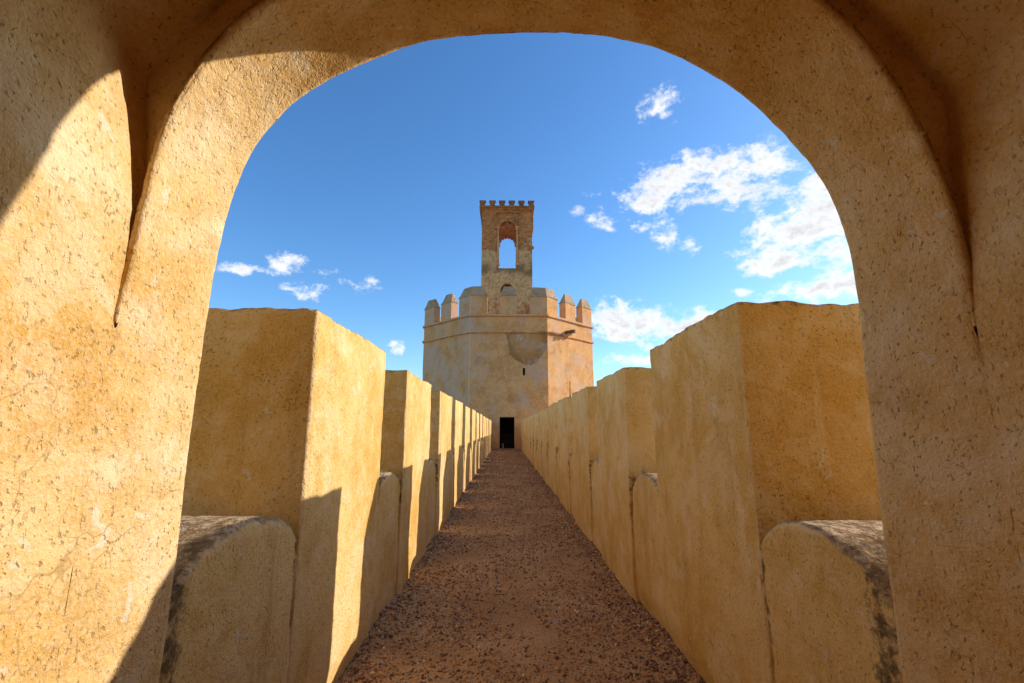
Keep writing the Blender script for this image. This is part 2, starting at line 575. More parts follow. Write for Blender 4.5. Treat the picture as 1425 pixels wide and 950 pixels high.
def prism(name, pts, z0, z1, inset_top=None):
    """polygon prism, pts counter-clockwise"""
    n = len(pts)
    top = inset_top if inset_top is not None else pts
    V = [(x, y, z0) for x, y in pts] + [(x, y, z1) for x, y in top]
    bm = bmesh.new()
    vs = [bm.verts.new(v) for v in V]
    bm.faces.new(vs[:n][::-1])
    bm.faces.new(vs[n:])
    for i in range(n):
        bm.faces.new((vs[i], vs[(i + 1) % n], vs[n + (i + 1) % n], vs[n + i]))
    bm.normal_update()
    me = bpy.data.meshes.new(name)
    bm.to_mesh(me)
    bm.free()
    return me


def bm_box(bm, lo, hi, mat=None):
    r = bmesh.ops.create_cube(bm, size=1)
    for v in r['verts']:
        v.co = Vector([lo[i] + (v.co[i] + .5) * (hi[i] - lo[i]) for i in range(3)])
    return r['verts']


def bm_to(name, bm, mat, parent=None, bevel=0, smooth=False):
    if bevel:
        bmesh.ops.bevel(bm, geom=bm.edges[:], offset=bevel, segments=2, affect='EDGES', profile=.6)
    me = bpy.data.meshes.new(name)
    bm.to_mesh(me)
    bm.free()
    return link(name, me, mat, parent, smooth)


def roughen(me, amp, scale, seed=0):
    n = len(me.vertices)
    co = np.zeros(n * 3, np.float32)
    me.vertices.foreach_get('co', co)
    co = co.reshape(-1, 3).astype(float)
    d = np.stack([fbm(co, scale, 3, seed + k * 5) for k in range(3)], 1)
    me.vertices.foreach_set('co', (co + d * amp).astype(np.float32).ravel())
    me.update()


# ------------------------------------------------------------------ ground and rampart
XL, XR = -.97, 1.135
TL, TR = 2.065, 2.085          # heights of the merlons
TH = .88                       # thickness of the parapets
SILL = 1.15

bm = bmesh.new()
bmesh.ops.create_grid(bm, x_segments=60, y_segments=60, size=3000)
for v in bm.verts:
    d = math.hypot(v.co.x, v.co.y)
    v.co.z = -9 + (0 if d < 250 else min(25, (d - 250) * .012) * (math.sin(v.co.x * .004) * math.cos(v.co.y * .003) + .3))
g = bm_to('ground', bm, M_earth, smooth=True)
tag(g, kind='structure')

g = link('rampart', noisy_box('rampart', (XL - TH - .05, -9, -9.3), (XR + TH + .05, 34.6, -.12), step=.9, r=.03, amp=.02), M_wall)
tag(g, kind='structure')


def build_path():
    xs = np.linspace(XL - .08, XR + .11, 116)
    ys = [-6.0]
    while ys[-1] < 34.05:
        y = ys[-1]
        ys.append(y + (.25 if y < 1 else max(.016, .010 * y)))
    ys = np.array(ys)
    X, Y = np.meshgrid(xs, ys, indexing='ij')
    P = np.stack([X, Y, 0 * X], -1)
    e = np.minimum(X - XL, XR - X)
    Z = fbm(P, 1.3, 3, 2) * .013 + fbm(P, 18, 3, 4) * .012 + .022 * np.exp(-np.clip(e, 0, 1) / .12) - .004
    Z += .055 * np.clip((Y - 30) / 4, 0, 1)
    P[..., 2] = Z
    n, m = X.shape
    I = np.arange(n * m).reshape(n, m)
    q = np.stack([I[:-1, :-1], I[1:, :-1], I[1:, 1:], I[:-1, 1:]], -1).reshape(-1, 4)
    me = mesh_np('path', P.reshape(-1, 3), q)
    o = link('path', me, M_path)
    tag(o, 'gravel and earth walkway running between the parapets', kind='structure')
    return xs, ys, Z


pxs, pys, pZ = build_path()


def path_z(x, y):
    i = np.clip(np.searchsorted(pxs, x), 1, len(pxs) - 1)
    j = np.clip(np.searchsorted(pys, y), 1, len(pys) - 1)
    return pZ[i, j]


def ico():
    bm = bmesh.new()
    bmesh.ops.create_icosphere(bm, subdivisions=1, radius=1)
    V = np.array([v.co[:] for v in bm.verts])
    Fc = np.array([[v.index for v in f.verts] for f in bm.faces])
    bm.free()
    return V, Fc


IV, IF = ico()


def build_gravel():
    N = 110000
    y = 1.2 + 32 * rng.random(N) ** 2.5
    x = XL - .03 + (XR - XL + .09) * rng.random(N)
    e = np.minimum((x - XL) * .75, (XR - x))
    P = np.stack([x, y, 0 * x], 1)
    patch = fbm(P, 1.6, 3, 9)
    keep = rng.random(N) < np.clip(.52 + .55 * np.exp(-np.clip(e, 0, 2) / .16) + .9 * patch + .35 * (y < 3) * (x < -.1), .04, 1)
    x, y, e = x[keep], y[keep], e[keep]
    n = len(x)
    s = .0036 + .0085 * rng.random(n) ** 3.2 + .005 * (rng.random(n) < .04)
    s *= 1 + .35 * np.exp(-np.clip(e, 0, 2) / .12)
    s *= 1 + .045 * y
    z = path_z(x, y)
    A = rng.normal(size=(n, 3, 3))
    Q, _ = np.linalg.qr(A)
    sc = np.stack([.8 + .6 * rng.random(n), .7 + .4 * rng.random(n), .45 + .35 * rng.random(n)], 1)
    V = IV[None] * (1 + .22 * rng.normal(size=(n, len(IV), 1)).clip(-1.3, 1.3))
    V = V * sc[:, None, :]
    V = np.einsum('nij,nkj->nki', Q, V) * s[:, None, None]
    V[..., 2] *= .8
    V[..., 0] += x[:, None]
    V[..., 1] += y[:, None]
    V[..., 2] += (z + s * .28)[:, None]
    Fc = (IF[None] + (np.arange(n) * len(IV))[:, None, None]).reshape(-1, 3)
    me = mesh_np('gravel', V.reshape(-1, 3), Fc)
    pal = np.array([(.19, .10, .045), (.12, .068, .036), (.26, .15, .065), (.32, .21, .11), (.16, .11, .07), (.38, .20, .07), (.46, .37, .26), (.25, .19, .14), (.085, .05, .03)])
    w = np.array([.2, .17, .16, .12, .10, .07, .03, .06, .13])
    c = pal[rng.choice(len(pal), n, p=w / w.sum())] * (1.5 + 1.1 * rng.random((n, 1)))
    cc = np.concatenate([np.repeat(c, len(IV), 0), np.ones((n * len(IV), 1))], 1)
    a = me.color_attributes.new('tint', 'FLOAT_COLOR', 'POINT')
    a.data.foreach_set('color', cc.astype(np.float32).ravel())
    o = link('gravel', me, M_peb, smooth=False)
    tag(o, 'loose brown pebbles scattered thickest along the parapet feet', kind='stuff')


build_gravel()


# ------------------------------------------------------------------ parapets
def flare(sign, x0, seed):
    def w(W):
        near = np.clip(1 - np.abs(W[:, 0] - x0) / .25, 0, 1)
        push = -(.030 if sign > 0 else .062) * np.clip(1 - (W[:, 2] - .02) / .22, 0, 1) ** 1.5 * np.clip((4.7 - W[:, 1]) / 1.2, 0, 1) + .012 * vnoise(W, 1.1, seed)
        W = W.copy()
        W[:, 0] += sign * near * push
        return W
    return w


def build_parapet(side):
    left = side < 0
    root = empty('parapet_wall', ((XL if left else XR), 1.45, 0))
    tag(root, 'long crenellated ochre wall on the sunlit left side of the path' if left else
        'long crenellated ochre wall on the shaded right side of the path', 'parapet', 'parapet walls flanking the walkway')
    x0 = XL if left else XR
    T = TL if left else TR
    per, y0, ln, cnt = (2.285, 2.33, 1.42, 14) if left else (2.13, 2.18, 1.39, 15)
    first_len = {0: (2.33, 3.73) if left else (2.18, 3.57), 1: (4.56, 6.06) if left else (4.36, 5.72),
                 2: (6.89, 8.45) if left else (6.42, 7.82), 3: (9.19, 10.67) if left else (8.5, 9.95)}
    spans = []
    for k in range(cnt):
        a, b = first_len.get(k, (y0 + per * k, y0 + per * k + ln))
        spans.append((a, min(b, 33.995)))
    hl = {0: .055, 1: .008} if left else {0: .03, 1: .0}
    prev = 1.452
    for k, (a, b) in enumerate(spans):
        st = [.028, .04, .07, .1, .14][min(k, 4)]
        rs = random.Random(k * 7 + (3 if left else 50))
        Tk = T + hl.get(k, rs.uniform(-.015, .012))
        tilt = rs.uniform(-.012, .012)
        xo = rs.uniform(-.006, .006)
        lo = (x0 - TH, a, -.1) if left else (x0 + xo, a, -.1)
        hi = (x0 + xo, b, Tk) if left else (x0 + TH, b, Tk)

        def top(X, Y, Tk=Tk, a=a, b=b, tilt=tilt, k=k):
            p = np.stack([X, Y, 0 * X], 1)
            return Tk + tilt * (Y - (a + b) / 2) + .014 * fbm(p, 4.0, 3, k + side) + .012 * fbm(p, 16.0, 2, k)

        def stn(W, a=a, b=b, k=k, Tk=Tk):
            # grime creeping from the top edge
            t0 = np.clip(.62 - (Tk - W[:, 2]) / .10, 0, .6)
            # darker at the foot of the gaps, and in runs down beside the infill
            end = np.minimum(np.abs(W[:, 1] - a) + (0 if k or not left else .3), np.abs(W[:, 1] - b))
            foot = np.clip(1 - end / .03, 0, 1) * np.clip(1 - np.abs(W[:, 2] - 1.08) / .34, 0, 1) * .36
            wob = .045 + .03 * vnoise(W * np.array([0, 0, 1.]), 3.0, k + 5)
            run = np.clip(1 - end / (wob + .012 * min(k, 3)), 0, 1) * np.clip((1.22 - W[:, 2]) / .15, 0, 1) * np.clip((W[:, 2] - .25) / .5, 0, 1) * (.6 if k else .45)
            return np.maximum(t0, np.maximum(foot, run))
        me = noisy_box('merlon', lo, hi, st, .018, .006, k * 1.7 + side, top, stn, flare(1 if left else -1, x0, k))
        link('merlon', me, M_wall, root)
        # the low infill between merlons, with its rounded back
        c, hw = (prev + a) / 2, (a - prev) / 2 + .012
        rise = .24
        sz = float(np.interp(k, [0, 1, 2, 3, 5, 8, 14], [1.15, 1.125, 1.095, 1.08, 1.05, 1.03, 1.02] if left else [1.15, 1.125, 1.10, 1.07, 1.015, .985, .98])) + rs.uniform(-.01, .01)
        gap = .004 if k == 0 else .024

        def stop(X, Y, c=c, hw=hw, sz=sz, k=k):
            u = np.clip(np.abs(Y - c) / hw, 0, 1)
            p = np.stack([X, Y, 0 * X], 1)
            return sz - rise + rise * np.sqrt(np.clip(1 - u ** 2.1, 0, 1)) + .012 * fbm(p, 5.0, 3, k)

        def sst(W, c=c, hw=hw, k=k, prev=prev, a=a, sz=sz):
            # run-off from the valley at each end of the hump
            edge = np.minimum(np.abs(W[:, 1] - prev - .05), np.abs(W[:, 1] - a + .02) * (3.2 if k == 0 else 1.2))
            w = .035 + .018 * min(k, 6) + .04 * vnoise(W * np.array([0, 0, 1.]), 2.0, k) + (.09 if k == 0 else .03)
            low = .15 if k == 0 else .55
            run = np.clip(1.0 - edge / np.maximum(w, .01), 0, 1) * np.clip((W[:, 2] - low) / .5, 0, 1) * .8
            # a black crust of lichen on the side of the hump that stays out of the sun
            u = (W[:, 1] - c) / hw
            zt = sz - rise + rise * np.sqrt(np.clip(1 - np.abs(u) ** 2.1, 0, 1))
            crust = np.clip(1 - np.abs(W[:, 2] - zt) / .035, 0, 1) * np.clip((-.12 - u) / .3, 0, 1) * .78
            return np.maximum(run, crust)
        xi = x0 - gap if left else x0 + gap
        lo = (x0 - TH + .02, prev - .012, -.1) if left else (xi, prev - .012, -.1)
        hi = (xi, a + .012, sz) if left else (x0 + TH - .02, a + .012, sz)
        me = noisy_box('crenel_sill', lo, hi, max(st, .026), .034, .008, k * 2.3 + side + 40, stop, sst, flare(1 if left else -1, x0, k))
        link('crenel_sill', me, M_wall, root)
        prev = b
    # last short infill to the tower, if any
    if prev < 33.9:
        lo = (x0 - TH, prev, -.1) if left else (x0 + .02, prev, -.1)
        hi = (x0 - .02, 33.995, 1.1) if left else (x0 + TH, 33.995, 1.1)
        link('crenel_sill', noisy_box('crenel_sill', lo, hi, .2, .03, .006, 9), M_wall, root)
    return root


build_parapet(-1)
build_parapet(1)


# ------------------------------------------------------------------ gate tower the path starts from
def build_gate():
    root = empty('gate_tower', (.08, .2, 0))
    tag(root, 'vaulted plaster gatehouse whose wide arch frames the view along the path', 'gatehouse')
    # outline of the arch opening, left foot over the crown to the right foot
    prof = [(-.965, 0), (-.96, .6), (-.955, 1.2), (-.955, 1.6), (-.95, 1.89), (-.945, 2.10), (-.930, 2.25), (-.895, 2.39), (-.837, 2.524), (-.735, 2.645), (-.603, 2.745),
            (-.46, 2.822), (-.3, 2.880), (-.16, 2.912), (-.012, 2.930), (.19, 2.937), (.385, 2.915), (.54, 2.870), (.67, 2.803), (.79, 2.722), (.89, 2.628), (1.026, 2.459),
            (1.105, 2.322), (1.142, 2.19), (1.159, 2.035), (1.155, 1.87), (1.145, 1.6), (1.13, 1.235), (1.125, .6), (1.125, 0)]
    prof = np.array(prof)
    seg = np.linalg.norm(np.diff(prof, axis=0), axis=1)
    t = np.r_[0, np.cumsum(seg)]
    N = 330
    tt = np.linspace(0, t[-1], N)
    A = np.stack([np.interp(tt, t, prof[:, 0]), np.interp(tt, t, prof[:, 1])], 1)
    ker = np.ones(9) / 9
    for _ in range(2):
        B = A.copy()
        for k in (0, 1):
            B[:, k] = np.convolve(np.pad(A[:, k], 4, mode='edge'), ker, 'valid')
        B[0], B[-1] = A[0], A[-1]
        A = B
    cx, cz = .09, 1.75
    YI, YO, YB = 1.125, 1.45, -1.35          # inner face, outer face, back wall
    ZC = 2.43                                # where the vault springs in the corners
    xl, xr = -.970, 1.198

    def wl(z):
        return xl - .075 * min(1, max(0, (z - 2.0) / .6)) ** 1.3

    def wr(z):
        return xr + .10 * min(1, max(0, (z - 1.75) / .85))
    # the arch outline where it meets the room: a little wider than at the outer face
    inn = np.array([(-.968, 0), (-.968, 1.2), (-.970, 1.72), (-.962, 1.80), (-.955, 1.907), (-.945, 2.08), (-.935, 2.252), (-.902, 2.406), (-.82, 2.568), (-.703, 2.713), (-.50, 2.84), (-.30, 2.915), (-.1, 2.95), (.15, 2.975),
                    (.40, 2.96), (.60, 2.92), (.78, 2.845), (.932, 2.739), (1.03, 2.60), (1.108, 2.43), (1.172, 2.22), (1.200, 2.0), (1.204, 1.88), (1.20, 1.75), (1.195, 1.2), (1.19, 0)])
    sg = np.linalg.norm(np.diff(inn, axis=0), axis=1)
    ti = np.r_[0, np.cumsum(sg)]

    # match the inner outline to the outer one by height on the jambs and by angle above
    ii = np.stack([np.interp(np.linspace(0, ti[-1], 1200), ti, inn[:, 0]), np.interp(np.linspace(0, ti[-1], 1200), ti, inn[:, 1])], 1)
    kw = np.ones(41) / 41
    for _ in range(2):
        jj = np.stack([np.convolve(np.pad(ii[:, k], 20, mode='edge'), kw, 'valid') for k in (0, 1)], 1)
        jj[0], jj[-1] = ii[0], ii[-1]
        ii = jj
    ia = np.arctan2(ii[:, 1] - cz, -(ii[:, 0] - cx))
    hiw = ii[:, 1] > cz
    AI = np.zeros_like(A)
    for i, (x, z) in enumerate(A):
        if z <= cz:
            sel = (ii[:, 1] <= cz + .02) & ((ii[:, 0] < cx) == (x < cx))
            o = np.argsort(ii[sel][:, 1])
            AI[i] = (np.interp(z, ii[sel][o, 1], ii[sel][o, 0]), z)
        else:
            a_ = math.atan2(z - cz, -(x - cx))
            AI[i] = (np.interp(a_, ia[hiw], ii[hiw, 0]), np.interp(a_, ia[hiw], ii[hiw, 1]))

    def room(A, y):
        """cross-section of the vaulted room at depth y, matched point for point to the arch outline"""
        v = (y - (YI + YB) / 2) / ((YI - YB) / 2)
        h2 = .42 * (1 - min(1, abs(v)) ** 2.2)
        zc = ZC + h2
        out = np.zeros_like(A)
        for i, (x, z) in enumerate(A):
            if z <= cz:
                out[i] = (x + ((wl(z) if x < cx else wr(z)) - x) * min(1, max(0, YI - y) / .4), z)
            else:
                dx, dz = x - cx, z - cz
                # march along the ray to wall or vault
                tw = ((xr - cx) if dx > 0 else (xl - cx)) / dx if abs(dx) > 1e-6 else 1e9
                for _ in range(4):
                    z_ = min(cz + dz * tw, 5)
                    tw = ((wr(z_) - cx) if dx > 0 else (wl(z_) - cx)) / dx if abs(dx) > 1e-6 else 1e9
                zz = cz + dz * tw
                if zz <= zc:
                    out[i] = (cx + dx * tw, zz)
                else:
                    lo_, hi_ = 0., min(tw, 5)
                    for _ in range(26):
                        m_ = (lo_ + hi_) / 2
                        X_, Z_ = cx + dx * m_, cz + dz * m_
                        u = (X_ - (xl + xr) / 2) / ((xr - xl) / 2 + .085)
                        if Z_ < zc + .80 * (1 - min(1, abs(u)) ** 2.4):
                            lo_ = m_
                        else:
                            hi_ = m_
                    out[i] = (cx + dx * lo_, cz + dz * lo_)
        return out

    def rect(A):
        out = np.zeros_like(A)
        for i, (x, z) in enumerate(A):
            if z <= cz:
                out[i] = (-2.0 if x < cx else 2.18, z)
            else:
                dx, dz = x - cx, z - cz
                tw = ((2.18 - cx) if dx > 0 else (-2.0 - cx)) / dx if abs(dx) > 1e-6 else 1e9
                th = (4.6 - cz) / dz if dz > 1e-6 else 1e9
                k = min(tw, th)
                out[i] = (cx + dx * k, cz + dz * k)
        return out

    # above the springing the spandrel lies a little deeper than the edge of the arch
    rec = .036 * np.clip((A[:, 1] - 1.72) / .14, 0, 1)
    rows, kinds = [], []                     # each row: N points of (x, y, z)
    yr = list(np.linspace(YB, .1, 34)) + list(np.linspace(.14, YI - .012, 36)) + [YI]
    for y in yr:
        S = room(AI, y)
        rows.append(np.stack([S[:, 0], np.full(N, y) + (y == YI) * rec, S[:, 1]], 1))
        kinds.append('room')
    S = room(AI, YI)
    # spandrel face between vault and arch, then the arch soffit
    fr = [.985, .9, .8, .7, .6, .5, .4, .3, .2, .12, .06, .02]
    for f in fr:
        Q = AI + (S - AI) * f
        rows.append(np.stack([Q[:, 0], YI + rec * min(1, f / .12), Q[:, 1]], 1))
        kinds.append('face')
    nrmA = np.gradient(A, axis=0)
    nrmA = np.stack([-nrmA[:, 1], nrmA[:, 0]], 1)
    nrmA /= np.linalg.norm(nrmA, axis=1, keepdims=True)
    nrmA *= np.sign(((A - [cx, 1.2]) * nrmA).sum(1))[:, None]       # outward
    up = np.clip((A[:, 1] - 1.55) / .35, 0, 1)                       # no arris where the jamb runs on into the room wall
    Y = [YI, YI + .006, YI + .014, YI + .026] + list(np.linspace(YI + .04, YO - .035, 18)) + [YO - .022, YO - .012, YO - .004]
    for y in Y:
        r = .016
        a = max(0, 1 - (y - YI) / r)
        b_ = max(0, 1 - (YO - y) / r)
        off = r * (1 - math.sqrt(max(0, 1 - a * a))) * up + r * (1 - math.sqrt(max(0, 1 - b_ * b_)))
        f = (y - YI) / (YO - YI)
        Q = AI * (1 - f) + A * f + nrmA * off[:, None]
        rows.append(np.stack([Q[:, 0], np.full(N, y), Q[:, 1]], 1))
        kinds.append('soffit')
    S2 = rect(A)
    for f in (.012, .04, .12, .3, .6, 1.0):
        Q = A + (S2 - A) * f
        rows.append(np.stack([Q[:, 0], np.full(N, YO + .001), Q[:, 1]], 1))
        kinds.append('outer')
    G = np.array(rows)                        # M x N x 3
    du = np.gradient(G, axis=0)
    dv = np.gradient(G, axis=1)
    nr = np.cross(du, dv)
    deg = (G[..., 2] < cz + .05) & (G[..., 1] < YO - .04)          # jambs and room walls share one plane
    side_n = np.zeros_like(nr)
    side_n[..., 0] = np.where(G[..., 0] < cx, 1, -1)
    nr = np.where(deg[..., None], side_n, nr)
    nr /= np.maximum(np.linalg.norm(nr, axis=2, keepdims=True), 1e-12)
    ctr = np.array([cx, 0, 1.4])
    # uneven hand-laid plaster
    amp = fbm(G, 1.4, 2, 3) * .018 + fbm(G, 5., 3, 5) * .006 + fbm(G, 26., 3, 8) * .0035
    inward = np.sign((nr * (ctr - G)).sum(2))[..., None]
    isn = np.array([k == 'outer' for k in kinds])
    inward[isn] = 1
    n_out = nr * inward
    D = n_out * amp[..., None] * np.clip(G[..., 2:3] * 8 + .3, 0, 1)
    # the narrow spandrel borrows its unevenness from the two surfaces it joins, so nothing folds over
    ra, rb = kinds.index('face') - 1, kinds.index('soffit') + 3
    da, db = D[ra - 1].copy(), D[rb].copy()
    for r_ in range(ra, rb + 1):
        w_ = fr[r_ - ra - 1] if 0 < r_ - ra <= len(fr) else (1.0 if r_ == ra else 0.0)
        own = np.clip((A[:, 1] - 2.5) / .35, 0, 1)[:, None]
        D[r_] = D[r_] * own + (da * w_ + db * (1 - w_)) * (1 - own)
    G2 = G + D
    # the worn, ragged arrises of the arch
    M_, N_ = G.shape[:2]
    I = np.arange(M_ * N_).reshape(M_, N_)
    V = G2.reshape(-1, 3)
    q = np.stack([I[:-1, :-1], I[:-1, 1:], I[1:, 1:], I[1:, :-1]], -1)
    full = mesh_np('tmp', V, q.reshape(-1, 4))
    vn = np.zeros(len(V) * 3, np.float32)
    full.vertices.foreach_get('normal', vn)
    vn = vn.reshape(-1, 3)
    nroom = kinds.index('face')
    # the jamb and the room wall are one surface: share normals across their coincident rows
    vg = vn.reshape(M_, N_, 3).copy()
    r0_, r1_ = nroom - 1, kinds.index('soffit')
    low_ = A[:, 1] <= cz
    av = vg[r0_ - 1] + vg[r1_ + 1]
    av /= np.maximum(np.linalg.norm(av, axis=1, keepdims=True), 1e-9)
    for r_ in range(r0_, r1_ + 1):
        vg[r_][low_] = av[low_]
    vn = vg.reshape(-1, 3)
    iL = int(np.argmax(A[:, 1] > ZC + .02))
    iR = N - int(np.argmax(A[::-1, 1] > ZC + .02)) - 1

    # corner ids of the room profile: last left wall column and first right wall column
    S0 = room(AI, YI)
    onL = np.where((np.abs(S0[:, 0] - [wl(z) for z in S0[:, 1]]) < 2e-3) & (S0[:, 0] < cx))[0].max()
    onR = np.where((np.abs(S0[:, 0] - [wr(z) for z in S0[:, 1]]) < 2e-3) & (S0[:, 0] > cx))[0].min()

    def piece(name, r0, r1, c0, c1):
        sub = q[r0:r1, c0:c1].reshape(-1, 4)
        ar = np.linalg.norm(np.cross(V[sub[:, 2]] - V[sub[:, 0]], V[sub[:, 3]] - V[sub[:, 1]]), axis=1)
        sub = sub[ar > 2e-7]
        ids, inv = np.unique(sub, return_inverse=True)
        me = mesh_np(name, V[ids], inv.reshape(-1, 4))
        me.polygons.foreach_set('use_smooth', [True] * len(me.polygons))
        me.normals_split_custom_set_from_vertices([tuple(x) for x in vn[ids]])
        return link(name, me, M_gate, root)
    piece('side_wall', 0, nroom - 1, 0, onL)
    piece('ceiling', 0, nroom - 1, onL, onR)
    piece('side_wall', 0, nroom - 1, onR, N - 1)
    piece('arch', nroom - 1, M_ - 1, 0, N - 1)
    bpy.data.meshes.remove(full)
    # back wall with a low doorway, outer flanks and roof
    bm = bmesh.new()
    bm_box(bm, (-2.0, YB - .5, -.1), (2.18, YB - .002, 4.0))
    bm_to('back_wall', bm, M_gate, root)
    bm = bmesh.new()
    bm_box(bm, (-2.03, YB - .5, -.15), (-2.003, YO, 4.6))
    bm_to('outer_wall', bm, M_gate, root)
    bm = bmesh.new()
    bm_box(bm, (2.183, YB - .5, -.15), (2.21, YO, 4.6))
    bm_to('outer_wall', bm, M_gate, root)
    bm = bmesh.new()
    bm_box(bm, (-2.03, YB - .5, 4.603), (2.21, YO, 4.8))
    bm_to('roof', bm, M_gate, root)


build_gate()


# ------------------------------------------------------------------ octagonal tower
def build_tower():
    cxT, half = .24, 2.945
    Y0 = 34.0
    root = empty('octagonal_tower', (cxT, Y0 + half * (1 + math.sqrt(2)), -9))
    tag(root, 'broad octagonal ochre tower with pointed merlons at the end of the path', 'tower')
    D = half * (1 + math.sqrt(2))
    cy = Y0 + D

    def octo(off=0.0):
        d = D + off
        h = d / (1 + math.sqrt(2))
        return [(cxT - h, cy - d), (cxT + h, cy - d), (cxT + d, cy - h), (cxT + d, cy + h), (cxT + h, cy + d), (cxT - h, cy + d), (cxT - d, cy + h), (cxT - d, cy - h)]
    O = octo()
    # wall: facets as grids, the front one with the doorway cut out
    dx0, dx1, dz0, dz1 = -.41, .68, -.2, 2.33
    V, Fq = [], []

    def quad_grid(p0, p1, us, zs, skip=None):
        base = len(V)
        for u in us:
            for z in zs:
                V.append((p0[0] + (p1[0] - p0[0]) * u, p0[1] + (p1[1] - p0[1]) * u, z))
        m = len(zs)
        for i in range(len(us) - 1):
            for j in range(m - 1):
                if skip and skip(us[i], us[i + 1], zs[j], zs[j + 1]):
                    continue
                Fq.append((base + i * m + j, base + (i + 1) * m + j, base + (i + 1) * m + j + 1, base + i * m + j + 1))
    zs = sorted(set([-9.2, -5, -2, dz0, dz1] + list(np.round(np.arange(0, 9.95, .35), 3)) + [9.95, 5.39, 5.93]))
    for k in range(8):
        p0, p1 = O[k], O[(k + 1) % 8]
        if k == 0:
            L = p1[0] - p0[0]
            ua, ub = (dx0 - p0[0]) / L, (dx1 - p0[0]) / L
            sa, sb = (1.30 - p0[0]) / L, (1.47 - p0[0]) / L
            us = sorted(set([0, ua, ub, sa, sb, 1] + [x for x in np.linspace(0, 1, 21) if min(abs(x - c) for c in (ua, ub, sa, sb)) > .01]))

            def skip(u0, u1, z0, z1):
                um, zm = (u0 + u1) / 2, (z0 + z1) / 2
                return (ua < um < ub and dz0 < zm < dz1) or (sa < um < sb and 5.39 < zm < 5.93)
            quad_grid(p0, p1, us, zs, skip)
        else:
            quad_grid(p0, p1, np.linspace(0, 1, 13 if k in (1, 7) else 3), zs)
    me = mesh_np('wall', V, Fq)
    bm = bmesh.new()
    bm.from_mesh(me)
    bmesh.ops.remove_doubles(bm, verts=bm.verts, dist=1e-4)
    bm.to_mesh(me)
    bm.free()
    co = np.array([v.co[:] for v in me.vertices])
    rad = co[:, :2] - np.array([cxT, cy])
    rn = rad / np.linalg.norm(rad, axis=1, keepdims=True)
    co[:, :2] += rn * (fbm(co, .7, 3, 1) * .05)[:, None]
    me.vertices.foreach_set('co', co.astype(np.float32).ravel())
    for p in me.polygons:
        p.use_smooth = False
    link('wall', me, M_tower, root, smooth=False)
    # terrace floor
    link('roof_terrace', prism('roof_terrace', octo(-.05), 9.7, 9.9), M_cap, root, smooth=False)
    # doorway: deep reveal with a dark room behind
    bm = bmesh.new()
    def tunnel(x0, x1, z0, z1, ya, yb, t=.12):
        bm_box(bm, (x0 - t, ya, z0), (x0, yb, z1 + t))
        bm_box(bm, (x1, ya, z0), (x1 + t, yb, z1 + t))
        bm_box(bm, (x0, ya, z1), (x1, yb, z1 + t))
        bm_box(bm, (x0, ya, z0 - t), (x1, yb, z0))
    tunnel(dx0, dx1, .05, dz1, Y0 + .012, Y0 + 1.4)
    bm_to('doorway', bm, M_tower, root)
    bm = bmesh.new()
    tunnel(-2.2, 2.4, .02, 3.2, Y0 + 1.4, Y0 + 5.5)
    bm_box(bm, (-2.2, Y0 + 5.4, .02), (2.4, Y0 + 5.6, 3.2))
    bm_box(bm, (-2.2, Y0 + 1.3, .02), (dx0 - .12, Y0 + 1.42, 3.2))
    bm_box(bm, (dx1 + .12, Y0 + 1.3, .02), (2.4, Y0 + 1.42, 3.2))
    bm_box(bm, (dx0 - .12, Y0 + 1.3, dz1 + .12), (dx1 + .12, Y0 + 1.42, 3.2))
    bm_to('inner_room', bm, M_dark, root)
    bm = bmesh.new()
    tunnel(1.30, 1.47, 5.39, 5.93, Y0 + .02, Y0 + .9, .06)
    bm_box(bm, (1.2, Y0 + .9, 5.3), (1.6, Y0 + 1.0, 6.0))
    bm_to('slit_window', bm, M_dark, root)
    # iron gate set in the doorway: rails and bars
    gy = Y0 + .55
    bm = bmesh.new()
    bm_box(bm, (dx0 + .01, gy, .08), (dx0 + .06, gy + .05, dz1 - .01))
    bm_box(bm, (dx1 - .06, gy, .08), (dx1 - .01, gy + .05, dz1 - .01))
    for z in (.10, .56, 1.02, 2.24):
        bm_box(bm, (dx0 + .062, gy + .002, z), (dx1 - .062, gy + .045, z + .05))
    for i in range(7):
        x = dx0 + .13 + i * .135
        bm_box(bm, (x, gy + .012, .152), (x + .018, gy + .034, 1.018))
    go = bm_to('gate', bm, M_iron, root)
    # cornice and string course run round all eight faces

    def ring(name, z0, z1, off, mat, rough=0.0):
        bm = bmesh.new()
        outer, inner = octo(off), octo(-.12)
        seg = 14
        pts_o, pts_i = [], []
        for k in range(8):
            for s in range(seg):
                f = s / seg
                pts_o.append(tuple(outer[k][i] * (1 - f) + outer[(k + 1) % 8][i] * f for i in (0, 1)))
                pts_i.append(tuple(inner[k][i] * (1 - f) + inner[(k + 1) % 8][i] * f for i in (0, 1)))
        n = len(pts_o)
        r4 = []
        for pts, z in ((pts_i, z0), (pts_o, z0), (pts_o, z1), (pts_i, z1)):
            r4.append([bm.verts.new((x, y, z)) for x, y in pts])
        for a in range(4):
            b_ = (a + 1) % 4
            for i in range(n):
                j = (i + 1) % n
                bm.faces.new((r4[a][i], r4[a][j], r4[b_][j], r4[b_][i]))
        bmesh.ops.recalc_face_normals(bm, faces=bm.faces)
        me = bpy.data.meshes.new(name)
        bm.to_mesh(me)
        bm.free()
        roughen(me, rough, 1.7, z0)
        return link(name, me, mat, root, smooth=False)
    ring('cornice', 9.89, 10.04, .13, M_tower, .035)
    ring('string_course', 8.60, 8.74, .13, M_tower, .045)
    # parapet merlons: one in the middle of each face and one folded round each corner
    zb, zt, zc = 10.03, 11.47, 12.30

